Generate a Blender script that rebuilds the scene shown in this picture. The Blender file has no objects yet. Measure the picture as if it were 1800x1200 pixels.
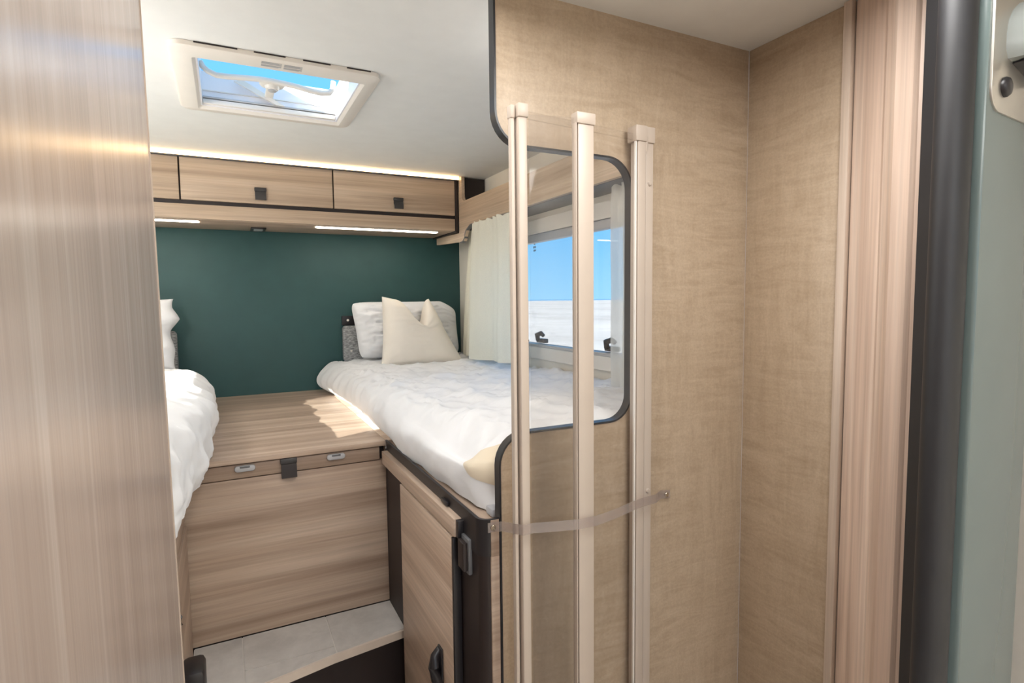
import bpy, bmesh, math, random
from mathutils import Vector, Matrix, noise
random.seed(7)
SC = bpy.context.scene
COL = SC.collection
H = 1.40            # the lens stands 1.40 m above the floor; coordinates below are measured from the lens

# ------------------------------------------------------------------ camera
def make_camera():
    yaw, pitch, roll, F = 0.46726119, 0.07362789, 0.01103553, 993.858
    f = Vector((math.sin(yaw)*math.cos(pitch), math.cos(yaw)*math.cos(pitch), -math.sin(pitch)))
    r = Vector((math.cos(yaw), -math.sin(yaw), 0))
    d = f.cross(r)
    r2 = r*math.cos(roll) + d*math.sin(roll)
    d2 = d*math.cos(roll) - r*math.sin(roll)
    cd = bpy.data.cameras.new('camera'); cam = bpy.data.objects.new('camera', cd); COL.objects.link(cam)
    m = Matrix.Identity(4)
    for i in range(3):
        m[i][0] = r2[i]; m[i][1] = -d2[i]; m[i][2] = -f[i]
    m[2][3] = H
    cam.matrix_world = m
    cd.sensor_fit = 'HORIZONTAL'; cd.sensor_width = 36.0; cd.lens = F/1800*36
    cd.clip_start = 0.02; cd.clip_end = 20000
    SC.camera = cam
make_camera()

# ------------------------------------------------------------------ world, sun, added fill lamps, exposure
SC.view_settings.view_transform = 'Standard'
SC.view_settings.look = 'None'
SC.view_settings.gamma = 1.0
SC.view_settings.use_curve_mapping = False
SC.view_settings.exposure = 0.65
w = bpy.data.worlds.new('sky'); SC.world = w; w.use_nodes = True
nt = w.node_tree; nt.nodes.clear()
tc = nt.nodes.new('ShaderNodeTexCoord'); sx = nt.nodes.new('ShaderNodeSeparateXYZ')
rp = nt.nodes.new('ShaderNodeValToRGB'); bg = nt.nodes.new('ShaderNodeBackground'); out = nt.nodes.new('ShaderNodeOutputWorld')
nt.links.new(tc.outputs['Generated'], sx.inputs[0]); nt.links.new(sx.outputs['Z'], rp.inputs[0])
nt.links.new(rp.outputs[0], bg.inputs[0]); nt.links.new(bg.outputs[0], out.inputs[0])
el = rp.color_ramp.elements
el[0].position = 0.0; el[0].color = (0.34, 0.68, 1.0, 1)
el[1].position = 1.0; el[1].color = (0.155, 0.44, 0.90, 1)
e = el.new(0.14); e.color = (0.155, 0.52, 0.96, 1)
bg.inputs['Strength'].default_value = 0.92

def sun(direction, energy, color, angle):
    l = bpy.data.lights.new('sun', 'SUN'); l.energy = energy; l.color = color; l.angle = math.radians(angle)
    o = bpy.data.objects.new('sun', l); COL.objects.link(o)
    o.location = (-6, -3, 5)
    o.rotation_euler = Vector(direction).to_track_quat('-Z', 'Y').to_euler()
sun((1.0, 0.45, -0.43), 11.6, (1.0, 0.95, 0.86), 0.5)

def fill_light(name, loc, sx_, sy_, power, color, direction=(0, 0, -1)):
    l = bpy.data.lights.new(name, 'AREA'); l.shape = 'RECTANGLE'; l.size = sx_; l.size_y = sy_
    l.energy = power; l.color = color
    o = bpy.data.objects.new(name, l); COL.objects.link(o)
    o.location = (loc[0], loc[1], loc[2] + H)
    o.rotation_euler = Vector(direction).to_track_quat('-Z', 'Y').to_euler()
fill_light('living_area_fill_light', (0.20, -0.90, 0.555), 0.80, 0.80, 12.8, (1.0, 0.985, 0.965))  # unseen fill behind the lens, added for brightness
fill_light('side_fill_light', (-0.60, -1.20, 0.555), 0.60, 0.60, 14.0, (1.0, 0.985, 0.965))  # second added fill, from behind left
fill_light('corridor_fill_light', (0.26, 0.74, 0.555), 0.30, 0.50, 2.1, (1.0, 0.985, 0.965))  # added fill above the frame, before the beds
fill_light('shower_fill_light', (0.72, 0.44, 0.555), 0.24, 0.24, 4.0, (1.0, 0.985, 0.965))  # added fill for shower wall and jamb

# ------------------------------------------------------------------ materials
def new_mat(name):
    m = bpy.data.materials.new(name); m.use_nodes = True
    t = m.node_tree; t.nodes.clear()
    o = t.nodes.new('ShaderNodeOutputMaterial')
    b = t.nodes.new('ShaderNodeBsdfPrincipled')
    t.links.new(b.outputs[0], o.inputs[0])
    return m, t, b, o

def ramp(t, fac, stops):
    r = t.nodes.new('ShaderNodeValToRGB'); e = r.color_ramp.elements
    e[0].position, e[0].color = stops[0][0], (*stops[0][1], 1)
    e[1].position, e[1].color = stops[-1][0], (*stops[-1][1], 1)
    for p, c in stops[1:-1]:
        k = e.new(p); k.color = (*c, 1)
    t.links.new(fac, r.inputs[0])
    return r.outputs[0]

def mapped(t, scale, loc=(0, 0, 0), rot=(0, 0, 0)):
    c = t.nodes.new('ShaderNodeTexCoord'); m = t.nodes.new('ShaderNodeMapping')
    m.inputs['Scale'].default_value = scale; m.inputs['Location'].default_value = loc; m.inputs['Rotation'].default_value = rot
    t.links.new(c.outputs['Object'], m.inputs[0])
    return m.outputs[0]

def nse(t, vec, scale, detail=4, rough=.55, dist=0.0):
    n = t.nodes.new('ShaderNodeTexNoise'); n.inputs['Scale'].default_value = scale
    n.inputs['Detail'].default_value = detail; n.inputs['Roughness'].default_value = rough; n.inputs['Distortion'].default_value = dist
    t.links.new(vec, n.inputs['Vector'])
    return n.outputs[0]

def mixc(t, a, b, fac, mode='MIX'):
    m = t.nodes.new('ShaderNodeMix'); m.data_type = 'RGBA'; m.blend_type = mode
    for s, v in ((m.inputs[0], fac), (m.inputs[6], a), (m.inputs[7], b)):
        if hasattr(v, 'is_output'): t.links.new(v, s)
        elif isinstance(v, (int, float)): s.default_value = v
        else: s.default_value = (*v, 1)
    return m.outputs[2]

def bump(t, b, h, strength, dist=0.002):
    n = t.nodes.new('ShaderNodeBump'); n.inputs['Strength'].default_value = strength; n.inputs['Distance'].default_value = dist
    t.links.new(h, n.inputs['Height']); t.links.new(n.outputs[0], b.inputs['Normal'])

def plain(name, color, rough=.5, metal=0.0, var=.06, vscale=14, bmp=0.0, bscale=200, coat=0.0):
    m, t, b, o = new_mat(name)
    v = nse(t, mapped(t, (1, 1, 1)), vscale, 3)
    lo = tuple(c*(1-var) for c in color); hi = tuple(min(1, c*(1+var)) for c in color)
    t.links.new(ramp(t, v, [(.3, lo), (.7, hi)]), b.inputs['Base Color'])
    b.inputs['Roughness'].default_value = rough; b.inputs['Metallic'].default_value = metal
    if coat: b.inputs['Coat Weight'].default_value = coat
    if bmp: bump(t, b, nse(t, mapped(t, (1, 1, 1)), bscale, 2), bmp, .001)
    return m

def wood(name, axis, dark, mid, light, rough=.42, across=16.0, seed=0.0, contrast=1.0):
    """striped wood: grain runs along the given axis"""
    m, t, b, o = new_mat(name)
    s = [across]*3; s['xyz'.index(axis)] = .55
    n1 = nse(t, mapped(t, tuple(s), (seed, seed*.7, seed*.3)), 1.0, 7, .62, .7)
    s2 = [150.0]*3; s2['xyz'.index(axis)] = 2.5
    n2 = nse(t, mapped(t, tuple(s2), (seed, 0, 0)), 1.0, 3, .6)
    s3 = [3.2]*3; s3['xyz'.index(axis)] = .5
    n3 = nse(t, mapped(t, tuple(s3), (seed*2, 1, 0)), 1.0, 3, .5, .6)
    c = ramp(t, n1, [(.28, dark), (.5, mid), (.72, light)])
    k = ramp(t, n2, [(.3, (.80,)*3), (.62, (1.06,)*3)])
    c = mixc(t, c, k, .75*contrast, 'MULTIPLY')
    k3 = ramp(t, n3, [(.3, (.86, .84, .83)), (.7, (1.08, 1.08, 1.07))])
    c = mixc(t, c, k3, .8, 'MULTIPLY')
    t.links.new(c, b.inputs['Base Color'])
    b.inputs['Roughness'].default_value = rough
    bump(t, b, n2, .12, .001)
    return m

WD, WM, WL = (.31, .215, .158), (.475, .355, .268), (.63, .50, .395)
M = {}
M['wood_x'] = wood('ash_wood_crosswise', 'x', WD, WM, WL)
LD, LM, LL = (.38, .275, .195), (.56, .43, .315), (.71, .575, .445)  # same ash veneer, lightened to paint brighter light on valance and flaps
M['wood_lit_x'] = wood('lit_ash_wood_crosswise', 'x', LD, LM, LL, seed=2.2)
M['wood_lit_y'] = wood('lit_ash_wood_lengthwise', 'y', LD, LM, LL, seed=4.4)
M['wood_y'] = wood('ash_wood_lengthwise', 'y', WD, WM, WL, seed=3.1)
M['wood_z'] = wood('ash_wood_upright', 'z', (.50, .36, .28), (.66, .505, .405), (.78, .65, .55), seed=5.3, across=26)
M['wood_pale'] = wood('ash_wood_edge', 'z', (.50, .40, .32), (.60, .49, .40), (.68, .58, .49), seed=1.3, across=30)
M['wood_gloss'] = wood('ash_wood_glossy_upright', 'z', (.335, .265, .228), (.385, .315, .275), (.445, .38, .34), rough=.24, across=24, seed=8.2, contrast=.6)
M['ceiling'] = plain('ceiling_vinyl', (.78, .785, .765), .6, var=.02, bmp=.15, bscale=260)
M['green'] = plain('dark_green_laminate', (.025, .080, .081), .55, var=.05)
M['wall_cream'] = plain('cream_wall_board', (.84, .79, .70), .6, var=.02)
M['white_plastic'] = plain('white_plastic', (.76, .72, .66), .4, var=.02)
M['well_plastic'] = plain('skylight_well_plastic', (.84, .83, .86), .35, var=.01)
M['rail'] = plain('cream_aluminium', (.49, .41, .34), .42, var=.02)
M['black'] = plain('black_plastic', (.016, .014, .016), .38, var=.1)
M['black_rubber'] = plain('black_rubber', (.016, .016, .018), .5, var=.1)
M['brown_black'] = plain('dark_brown_laminate', (.022, .014, .013), .5, var=.12)
M['edge_black'] = plain('black_edge_band', (.022, .022, .025), .35, var=.1)
M['grey_plastic'] = plain('grey_plastic', (.46, .46, .47), .35, var=.03)
M['dark_grey'] = plain('dark_grey_plastic', (.13, .13, .135), .4, var=.05)
M['handle_dark'] = plain('dark_handle_plastic', (.045, .042, .042), .5, var=.05)
M['steel'] = plain('brushed_steel', (.62, .59, .54), .33, .9, var=.04)
M['nickel'] = plain('nickel_snap', (.60, .54, .44), .25, 1.0, var=.05)
M['sage'] = plain('sage_green_paint', (.125, .162, .157), .24, var=.05, vscale=4, coat=.15)
M['frosted'] = plain('frosted_grey_plastic', (.25, .27, .26), .3)
M['grout'] = plain('pale_grout', (.66, .62, .57), .8)
M['floor'] = plain('pale_vinyl_floor', (.50, .46, .42), .6)
M['nosing'] = plain('beige_nosing', (.66, .56, .47), .4)
M['salt'] = None

def cloth(name, col, rough=.9, weave=900, strength=.25, sheen=.2, var=.03):
    m, t, b, o = new_mat(name)
    v = nse(t, mapped(t, (1, 1, 1)), 6, 3)
    t.links.new(ramp(t, v, [(.3, tuple(c*(1-var) for c in col)), (.7, tuple(min(1, c*(1+var)) for c in col))]), b.inputs['Base Color'])
    b.inputs['Roughness'].default_value = rough; b.inputs['Sheen Weight'].default_value = sheen
    bump(t, b, nse(t, mapped(t, (1, 1, 1)), weave, 2), strength, .0006)
    return m
M['sheet'] = cloth('white_cotton', (.84, .84, .85), weave=500)
M['pillowcase'] = cloth('white_pillow_cotton', (.83, .83, .84), weave=500)
M['duvet'] = cloth('white_duvet_cotton', (.84, .835, .83), weave=500)
M['linen'] = cloth('natural_linen', (.90, .83, .735), weave=420, strength=.5)
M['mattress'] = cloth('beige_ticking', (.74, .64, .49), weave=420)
M['base_grey'] = cloth('grey_mattress_base', (.40, .40, .42), weave=420)

def grey_fabric():
    m, t, b, o = new_mat('grey_melange_fabric')
    n = nse(t, mapped(t, (70, 70, 320)), 1.0, 4, .7)
    t.links.new(ramp(t, n, [(.32, (.09, .09, .095)), (.5, (.30, .30, .30)), (.68, (.60, .60, .59))]), b.inputs['Base Color'])
    b.inputs['Roughness'].default_value = .95
    bump(t, b, n, .4, .002)
    return m
M['grey_fabric'] = grey_fabric()

def textile_wall():
    m, t, b, o = new_mat('beige_textile_wallcovering')
    a = nse(t, mapped(t, (7, 7, 42)), 1.0, 6, .7, .9)
    c = nse(t, mapped(t, (38, 38, 6), (3, 3, 3)), 1.0, 6, .7, .9)
    f = nse(t, mapped(t, (1, 1, 1)), 190, 3, .7)
    big = nse(t, mapped(t, (1, 1, 1)), 2.6, 4, .6)
    c1 = ramp(t, a, [(.30, (.36, .265, .175)), (.5, (.455, .35, .245)), (.72, (.56, .45, .335))])
    c2 = ramp(t, c, [(.30, (.40, .30, .205)), (.5, (.455, .35, .245)), (.72, (.53, .42, .31))])
    k = mixc(t, c1, c2, ramp(t, big, [(.35, (.2,)*3), (.65, (.8,)*3)]))
    k = mixc(t, k, ramp(t, f, [(.3, (.84,)*3), (.7, (1.1,)*3)]), .6, 'MULTIPLY')
    t.links.new(k, b.inputs['Base Color'])
    b.inputs['Roughness'].default_value = .42
    bump(t, b, f, .18, .001)
    return m
M['textile'] = textile_wall()

def tile_mat():
    m, t, b, o = new_mat('grey_stone_tile')
    n = nse(t, mapped(t, (1, 1, 1)), 9, 7, .65, .3)
    t.links.new(ramp(t, n, [(.3, (.45, .425, .395)), (.5, (.55, .52, .485)), (.72, (.65, .62, .58))]), b.inputs['Base Color'])
    b.inputs['Roughness'].default_value = .5
    bump(t, b, n, .1, .001)
    return m
M['tile'] = tile_mat()

def salt_mat():
    m, t, b, o = new_mat('white_salt_ground')
    n = nse(t, mapped(t, (.25, .25, .25)), 1.0, 8, .65)
    n2 = nse(t, mapped(t, (.05, .012, .05), (0, 0, 0), (0, 0, -.55)), 1.0, 9, .72)
    c = ramp(t, n, [(.3, (.44, .375, .325)), (.7, (.54, .47, .415))])
    c = mixc(t, c, ramp(t, n2, [(.36, (.70, .69, .68)), (.48, (.97, .97, .97)), (.62, (1.08, 1.08, 1.08))]), .9, 'MULTIPLY')
    t.links.new(c, b.inputs['Base Color']); b.inputs['Roughness'].default_value = .95
    bump(t, b, n, .6, .15)
    return m
M['salt'] = salt_mat()
M['sea'] = plain('distant_water', (.16, .30, .42), .3)

def clear(name, tint, gloss=.06, rough=.02, haze=0.0, hazecol=(.8, .8, .8), milk='ShaderNodeBsdfDiffuse'):
    """thin clear sheet: mostly transparent, a little mirror and optional milky haze"""
    m, t, b, o = new_mat(name); t.nodes.remove(b)
    tr = t.nodes.new('ShaderNodeBsdfTransparent'); tr.inputs[0].default_value = (*tint, 1)
    gl = t.nodes.new('ShaderNodeBsdfGlossy'); gl.inputs['Roughness'].default_value = rough
    lw = t.nodes.new('ShaderNodeLayerWeight'); lw.inputs['Blend'].default_value = .5
    pw = t.nodes.new('ShaderNodeMath'); pw.operation = 'POWER'; pw.inputs[1].default_value = 5.0
    t.links.new(lw.outputs['Facing'], pw.inputs[0])
    mul = t.nodes.new('ShaderNodeMath'); mul.operation = 'MULTIPLY_ADD'; mul.inputs[1].default_value = .6; mul.inputs[2].default_value = gloss
    t.links.new(pw.outputs[0], mul.inputs[0])
    mx = t.nodes.new('ShaderNodeMixShader'); t.links.new(mul.outputs[0], mx.inputs[0])
    t.links.new(tr.outputs[0], mx.inputs[1]); t.links.new(gl.outputs[0], mx.inputs[2])
    res = mx.outputs[0]
    if haze:
        df = t.nodes.new(milk); df.inputs[0].default_value = (*hazecol, 1)
        m2 = t.nodes.new('ShaderNodeMixShader'); m2.inputs[0].default_value = haze
        t.links.new(res, m2.inputs[1]); t.links.new(df.outputs[0], m2.inputs[2]); res = m2.outputs[0]
    t.links.new(res, o.inputs[0])
    return m
M['pane'] = clear('window_pane', (.93, .96, .97), .03)
M['lid'] = clear('skylight_lid', (.94, 1.0, .98), .03, .02, .10, (.9, .95, .95), 'ShaderNodeBsdfTranslucent')
M['acrylic'] = clear('clear_acrylic', (.965, .96, .955), .016, .03, .012, (.8, .76, .72))
M['strap'] = clear('clear_vinyl', (.84, .80, .78), .04, .15, .24, (.62, .55, .51))

def sheer(name, col, trans=.12):
    m, t, b, o = new_mat(name); t.nodes.remove(b)
    df = t.nodes.new('ShaderNodeBsdfDiffuse'); tl = t.nodes.new('ShaderNodeBsdfTranslucent'); tr = t.nodes.new('ShaderNodeBsdfTransparent')
    n = nse(t, mapped(t, (1, 1, 1)), 260, 2)
    c = ramp(t, n, [(.3, tuple(x*.94 for x in col)), (.7, col)])
    t.links.new(c, df.inputs[0]); t.links.new(c, tl.inputs[0])
    a = t.nodes.new('ShaderNodeMixShader'); a.inputs[0].default_value = .26
    t.links.new(df.outputs[0], a.inputs[1]); t.links.new(tl.outputs[0], a.inputs[2])
    z = t.nodes.new('ShaderNodeMixShader'); z.inputs[0].default_value = trans
    t.links.new(a.outputs[0], z.inputs[1]); t.links.new(tr.outputs[0], z.inputs[2])
    t.links.new(z.outputs[0], o.inputs[0])
    return m
M['curtain'] = sheer('cream_sheer_curtain', (.95, .92, .79), .04)
M['curtain_thin'] = sheer('thin_sheer_curtain', (.86, .85, .79), .30)

def glow(name, color, strength):
    m, t, b, o = new_mat(name); t.nodes.remove(b)
    e = t.nodes.new('ShaderNodeEmission'); e.inputs[0].default_value = (*color, 1); e.inputs[1].default_value = strength
    t.links.new(e.outputs[0], o.inputs[0])
    return m
M['led'] = glow('warm_led', (1.0, .66, .33), 7.0)
M['led_soft'] = glow('warm_led_under', (1.0, .93, .82), 13.0)
M['globe_fill'] = glow('fill_globe', (1.0, .985, .97), 5.0)
M['globe_fill_bright'] = glow('bright_fill_globe', (1.0, .985, .97), 46.0)  # both globe glows belong to fill lamps added over the beds
M['lamp_fill'] = glow('fill_lamp_diffuser', (1.0, .95, .88), 1.5)  # face of the added ceiling fill lamps

# ------------------------------------------------------------------ mesh building
class MB:
    def __init__(s): s.v = []; s.f = []
    def add(s, verts, faces):
        n = len(s.v); s.v += [tuple(p) for p in verts]; s.f += [tuple(i+n for i in f) for f in faces]
    def box(s, x0, x1, y0, y1, z0, z1, bev=0.0):
        bm = bmesh.new()
        vs = [bm.verts.new((x, y, z)) for x in (x0, x1) for y in (y0, y1) for z in (z0, z1)]
        for q in ((0, 1, 3, 2), (4, 6, 7, 5), (0, 4, 5, 1), (2, 3, 7, 6), (0, 2, 6, 4), (1, 5, 7, 3)):
            bm.faces.new([vs[i] for i in q])
        if bev:
            bmesh.ops.bevel(bm, geom=list(bm.edges), offset=bev, segments=2, profile=.5, affect='EDGES')
        s.bm(bm)
    def bm(s, bm, mat=None):
        bm.verts.index_update()
        s.add([(mat @ v.co if mat else v.co) for v in bm.verts], [[v.index for v in f.verts] for f in bm.faces]); bm.free()
    def prism(s, pts, a0, a1, axis, bev=0.0):
        """polygon (2-D points) extruded along axis between a0 and a1"""
        def P(p, a):
            if axis == 'x': return (a, p[0], p[1])
            if axis == 'y': return (p[0], a, p[1])
            return (p[0], p[1], a)
        bm = bmesh.new()
        A = [bm.verts.new(P(p, a0)) for p in pts]; B = [bm.verts.new(P(p, a1)) for p in pts]
        n = len(pts)
        bm.faces.new(A); bm.faces.new(B[::-1])
        for i in range(n): bm.faces.new((A[i], B[i], B[(i+1) % n], A[(i+1) % n]))
        bmesh.ops.recalc_face_normals(bm, faces=bm.faces)
        if bev:
            es = [e for e in bm.edges if len({v in A for v in e.verts}) == 1]
            bmesh.ops.bevel(bm, geom=es, offset=bev, segments=2, profile=.5, affect='EDGES')
        s.bm(bm)
    def tube(s, pts, r, seg=10, cap=True):
        pts = [Vector(p) for p in pts]; rings = []; up = Vector((0, 0, 1))
        for i, p in enumerate(pts):
            d = (pts[min(i+1, len(pts)-1)] - pts[max(i-1, 0)]).normalized()
            a = d.cross(up)
            if a.length < 1e-3: a = d.cross(Vector((0, 1, 0)))
            a.normalize(); b = d.cross(a)
            rr = r[i] if isinstance(r, (list, tuple)) else r
            rings.append([p + a*math.cos(2*math.pi*k/seg)*rr + b*math.sin(2*math.pi*k/seg)*rr for k in range(seg)])
        v = [q for R in rings for q in R]; f = []
        for i in range(len(rings)-1):
            for k in range(seg):
                f.append((i*seg+k, i*seg+(k+1) % seg, (i+1)*seg+(k+1) % seg, (i+1)*seg+k))
        if cap:
            f.append(tuple(range(seg))[::-1]); f.append(tuple((len(rings)-1)*seg+k for k in range(seg)))
        s.add(v, f)
    def grid(s, fn, nu, nv):
        v = [fn(i/nu, j/nv) for i in range(nu+1) for j in range(nv+1)]
        f = [(i*(nv+1)+j, (i+1)*(nv+1)+j, (i+1)*(nv+1)+j+1, i*(nv+1)+j+1) for i in range(nu) for j in range(nv)]
        s.add(v, f)
    def lathe(s, c, prof, axis, seg=20):
        """profile [(radius, height)] spun about an axis through c"""
        ax = Vector(axis).normalized(); a = ax.orthogonal().normalized(); b = ax.cross(a); c = Vector(c)
        v = []; f = []
        for r, h in prof:
            for k in range(seg):
                t_ = 2*math.pi*k/seg
                v.append(c + ax*h + (a*math.cos(t_) + b*math.sin(t_))*r)
        for i in range(len(prof)-1):
            for k in range(seg): f.append((i*seg+k, i*seg+(k+1) % seg, (i+1)*seg+(k+1) % seg, (i+1)*seg+k))
        f.append(tuple(range(seg))[::-1]); f.append(tuple((len(prof)-1)*seg+k for k in range(seg)))
        s.add(v, f)
    def build(s, name, mat, parent=None, smooth=30, kind=None, solid=0.0, label=None):
        vs = [Vector(p) + Vector((0, 0, H)) for p in s.v]
        if parent is not None:
            o0 = world_loc(parent)
        else:
            lo = Vector([min(p[i] for p in vs) for i in range(3)]); hi = Vector([max(p[i] for p in vs) for i in range(3)])
            o0 = Vector(((lo.x+hi.x)/2, (lo.y+hi.y)/2, lo.z))
        me = bpy.data.meshes.new(name)
        me.from_pydata([p - o0 for p in vs], [], s.f); me.update()
        bm = bmesh.new(); bm.from_mesh(me); bmesh.ops.recalc_face_normals(bm, faces=bm.faces); bm.to_mesh(me); bm.free()
        me.materials.append(M[mat] if isinstance(mat, str) else mat)
        if smooth:
            me.polygons.foreach_set('use_smooth', [True]*len(me.polygons))
            me.set_sharp_from_angle(angle=math.radians(smooth))
        o = bpy.data.objects.new(name, me); COL.objects.link(o)
        if parent is not None: o.parent = parent
        else: o.location = o0
        if kind: o['kind'] = kind
        if label: o['label'] = label
        if solid:
            md = o.modifiers.new('thickness', 'SOLIDIFY'); md.thickness = solid; md.offset = 0
        return o

def world_loc(o):
    p = Vector((0, 0, 0))
    while o is not None: p += o.location; o = o.parent
    return p

def box(name, x0, x1, y0, y1, z0, z1, mat, parent=None, bev=.0015, **k):
    m = MB(); m.box(x0, x1, y0, y1, z0, z1, bev); return m.build(name, mat, parent, **k)
def prism(name, pts, a0, a1, axis, mat, parent=None, bev=0.0, **k):
    m = MB(); m.prism(pts, a0, a1, axis, bev); return m.build(name, mat, parent, **k)
def tag(o, label, cat, group=None):
    o['label'] = label; o['category'] = cat
    if group: o['group'] = group
    return o
def thing(name, label, cat, loc, group=None):
    o = bpy.data.objects.new(name, None); COL.objects.link(o)
    o.location = (loc[0], loc[1], loc[2] + H); o.empty_display_size = .05
    return tag(o, label, cat, group)
def empty_struct(name, loc):
    o = bpy.data.objects.new(name, None); COL.objects.link(o)
    o.location = (loc[0], loc[1], loc[2] + H); o['kind'] = 'structure'; o.empty_display_size = .05
    return o
def arc(cx, cy, r, a0, a1, n=8):
    return [(cx + r*math.cos(math.radians(a0 + (a1-a0)*i/n)), cy + r*math.sin(math.radians(a0 + (a1-a0)*i/n))) for i in range(n+1)]
def rrect(x0, x1, y0, y1, r, n=6):
    return arc(x1-r, y1-r, r, 0, 90, n) + arc(x0+r, y1-r, r, 90, 180, n) + arc(x0+r, y0+r, r, 180, 270, n) + arc(x1-r, y0+r, r, 270, 360, n)
def band(path, half, a0, a1, axis, mbx=None):
    """strip of a given half width that follows an open 2-D path, extruded along axis"""
    P = [Vector(p) for p in path]; L = []; R = []
    for i, p in enumerate(P):
        d = (P[min(i+1, len(P)-1)] - P[max(i-1, 0)]).normalized(); n = Vector((-d.y, d.x))
        L.append(p + n*half); R.append(p - n*half)
    def Q(p, a):
        return {'x': (a, p[0], p[1]), 'y': (p[0], a, p[1]), 'z': (p[0], p[1], a)}[axis]
    v = []; f = []
    for i in range(len(P)): v += [Q(L[i], a0), Q(R[i], a0), Q(R[i], a1), Q(L[i], a1)]
    for i in range(len(P)-1):
        for k in range(4): f.append((i*4+k, i*4+(k+1) % 4, (i+1)*4+(k+1) % 4, (i+1)*4+k))
    f.append((0, 1, 2, 3)); q = 4*(len(P)-1); f.append((q, q+1, q+2, q+3))
    m = mbx or MB(); m.add(v, f); return m
def ring_plate(outer, inner, a0, a1, mbx=None):
    """flat ring between two loops of equal point count, extruded in z"""
    n = len(outer); v = []; f = []
    for p in outer: v.append((p[0], p[1], a0))
    for p in inner: v.append((p[0], p[1], a0))
    for p in outer: v.append((p[0], p[1], a1))
    for p in inner: v.append((p[0], p[1], a1))
    for i in range(n):
        j = (i+1) % n
        f += [(i, j, n+j, n+i), (2*n+i, 3*n+i, 3*n+j, 2*n+j), (i, 2*n+i, 2*n+j, j), (n+i, n+j, 3*n+j, 3*n+i)]
    m = mbx or MB(); m.add(v, f); return m

FL, CE = -1.40, .592          # floor and ceiling heights
XR, YB = 1.165, 2.945         # right wall and rear wall
# ------------------------------------------------------------------ setting: outside ground
gm = MB(); R0 = 950
gm.add([(R0*math.cos(2*math.pi*k/96), R0*math.sin(2*math.pi*k/96), -2.25) for k in range(96)], [tuple(range(96))])
gm.build('ground', 'salt', kind='structure')
gm = MB(); gm.add([(9000*math.cos(2*math.pi*k/96), 9000*math.sin(2*math.pi*k/96), -2.9) for k in range(96)], [tuple(range(96))])
gm.build('distant_sea', 'sea', kind='structure')

# ------------------------------------------------------------------ room shell
box('floor', -1.20, 1.20, -1.75, 2.97, FL-.03, FL, 'floor', kind='structure')
SX0, SX1, SY0, SY1 = -.035, .345, 1.575, 1.945       # skylight opening
cm = MB()
for b in ((-1.20, SX0-.012, -1.75, 2.97), (SX1+.012, 1.30, -1.75, 2.97), (SX0-.012, SX1+.012, -1.75, SY0-.012), (SX0-.012, SX1+.012, SY1+.012, 2.97)):
    cm.box(b[0], b[1], b[2], b[3], CE, CE+.05)
cm.build('ceiling', 'ceiling', kind='structure')
box('wall_back', -1.20, 1.24, YB, YB+.03, FL, CE, 'green', kind='structure')

def window_wall(name, x0, x1, y0, y1, wy0, wy1, wz0, wz1, mat):
    m = MB()
    m.box(x0, x1, y0, wy0, FL, CE); m.box(x0, x1, wy1, y1, FL, CE)
    m.box(x0, x1, wy0, wy1, FL, wz0); m.box(x0, x1, wy0, wy1, wz1, CE)
    return m.build(name, mat, kind='structure')
window_wall('wall_right', XR, XR+.06, 1.018, YB, 1.36, 2.42, -.215, .285, 'wall_cream')
window_wall('wall_left', -XR-.06, -XR, -1.75, YB, .88, 2.50, -.20, .30, 'wall_cream')
# front end of the living area with its windscreen opening
m = MB()
m.box(-1.20, -.95, -1.78, -1.75, FL, CE); m.box(.95, 1.30, -1.78, -1.75, FL, CE)
m.box(-.95, .95, -1.78, -1.75, FL, -.45); m.box(-.95, .95, -1.78, -1.75, .45, CE)
m.build('wall_front', 'wall_cream', kind='structure')
wf = empty_struct('window_3', (0, -1.765, -.45))
box('pane', -.95, .95, -1.77, -1.766, -.45, .45, 'pane', wf, bev=0)
box('wall_right_front', 1.27, 1.30, -1.75, .76, FL, CE, 'wall_cream', kind='structure')

# right window
wr = empty_struct('window_1', (XR, 1.9, -.235))
o_ = rrect(1.325, 2.455, -.245, .325, .05); i_ = rrect(1.385, 2.395, -.20, .272, .035)
n = len(o_); v = []; f = []
for lp, x in ((o_, 1.164), (o_, 1.150), (i_, 1.158), (i_, 1.214)):
    v += [(x, p[0], p[1]) for p in lp]
for r in range(3):
    for i in range(n): f.append((r*n+i, r*n+(i+1) % n, (r+1)*n+(i+1) % n, (r+1)*n+i))
m = MB(); m.add(v, f); m.build('frame', 'white_plastic', wr, solid=.002)
box('blind_cassette', 1.166, 1.196, 1.388, 2.392, .238, .271, 'grey_plastic', wr, bev=.004)
m = MB()
m.box(1.196, 1.212, 1.386, 2.394, -.2, -.188, .002); m.box(1.196, 1.212, 2.372, 2.394, -.2, .272, .002); m.box(1.196, 1.212, 1.386, 1.398, -.2, .272, .002)
m.build('rubber_seal', 'black_rubber', wr)
box('sill_profile', 1.170, 1.196, 1.388, 2.392, -.203, -.188, 'grey_plastic', wr, bev=.003)
box('pane', 1.2125, 1.2165, 1.386, 2.394, -.2, .272, 'pane', wr, bev=0)
def window_latch(y, z):
    m = MB(); m.box(1.188, 1.211, y-.032, y+.032, z-.012, z+.006, .003)
    m.build('latch_base', 'black', wr)
    m = MB(); m.tube([(1.185, y+.012, z), (1.178, y+.006, z+.022), (1.182, y-.020, z+.030), (1.186, y-.034, z+.020)], [.010, .011, .010, .008], 10)
    m.build('latch_lever', 'black', wr, smooth=60)
window_latch(2.09, -.172); window_latch(1.60, -.172)
m = MB(); m.tube([(1.192, 2.235, -.05), (1.184, 2.235, -.075), (1.184, 2.235, -.10), (1.192, 2.235, -.125)], [.007, .012, .012, .007], 10)
m.build('stay_knob', 'black', wr, smooth=60)
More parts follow.
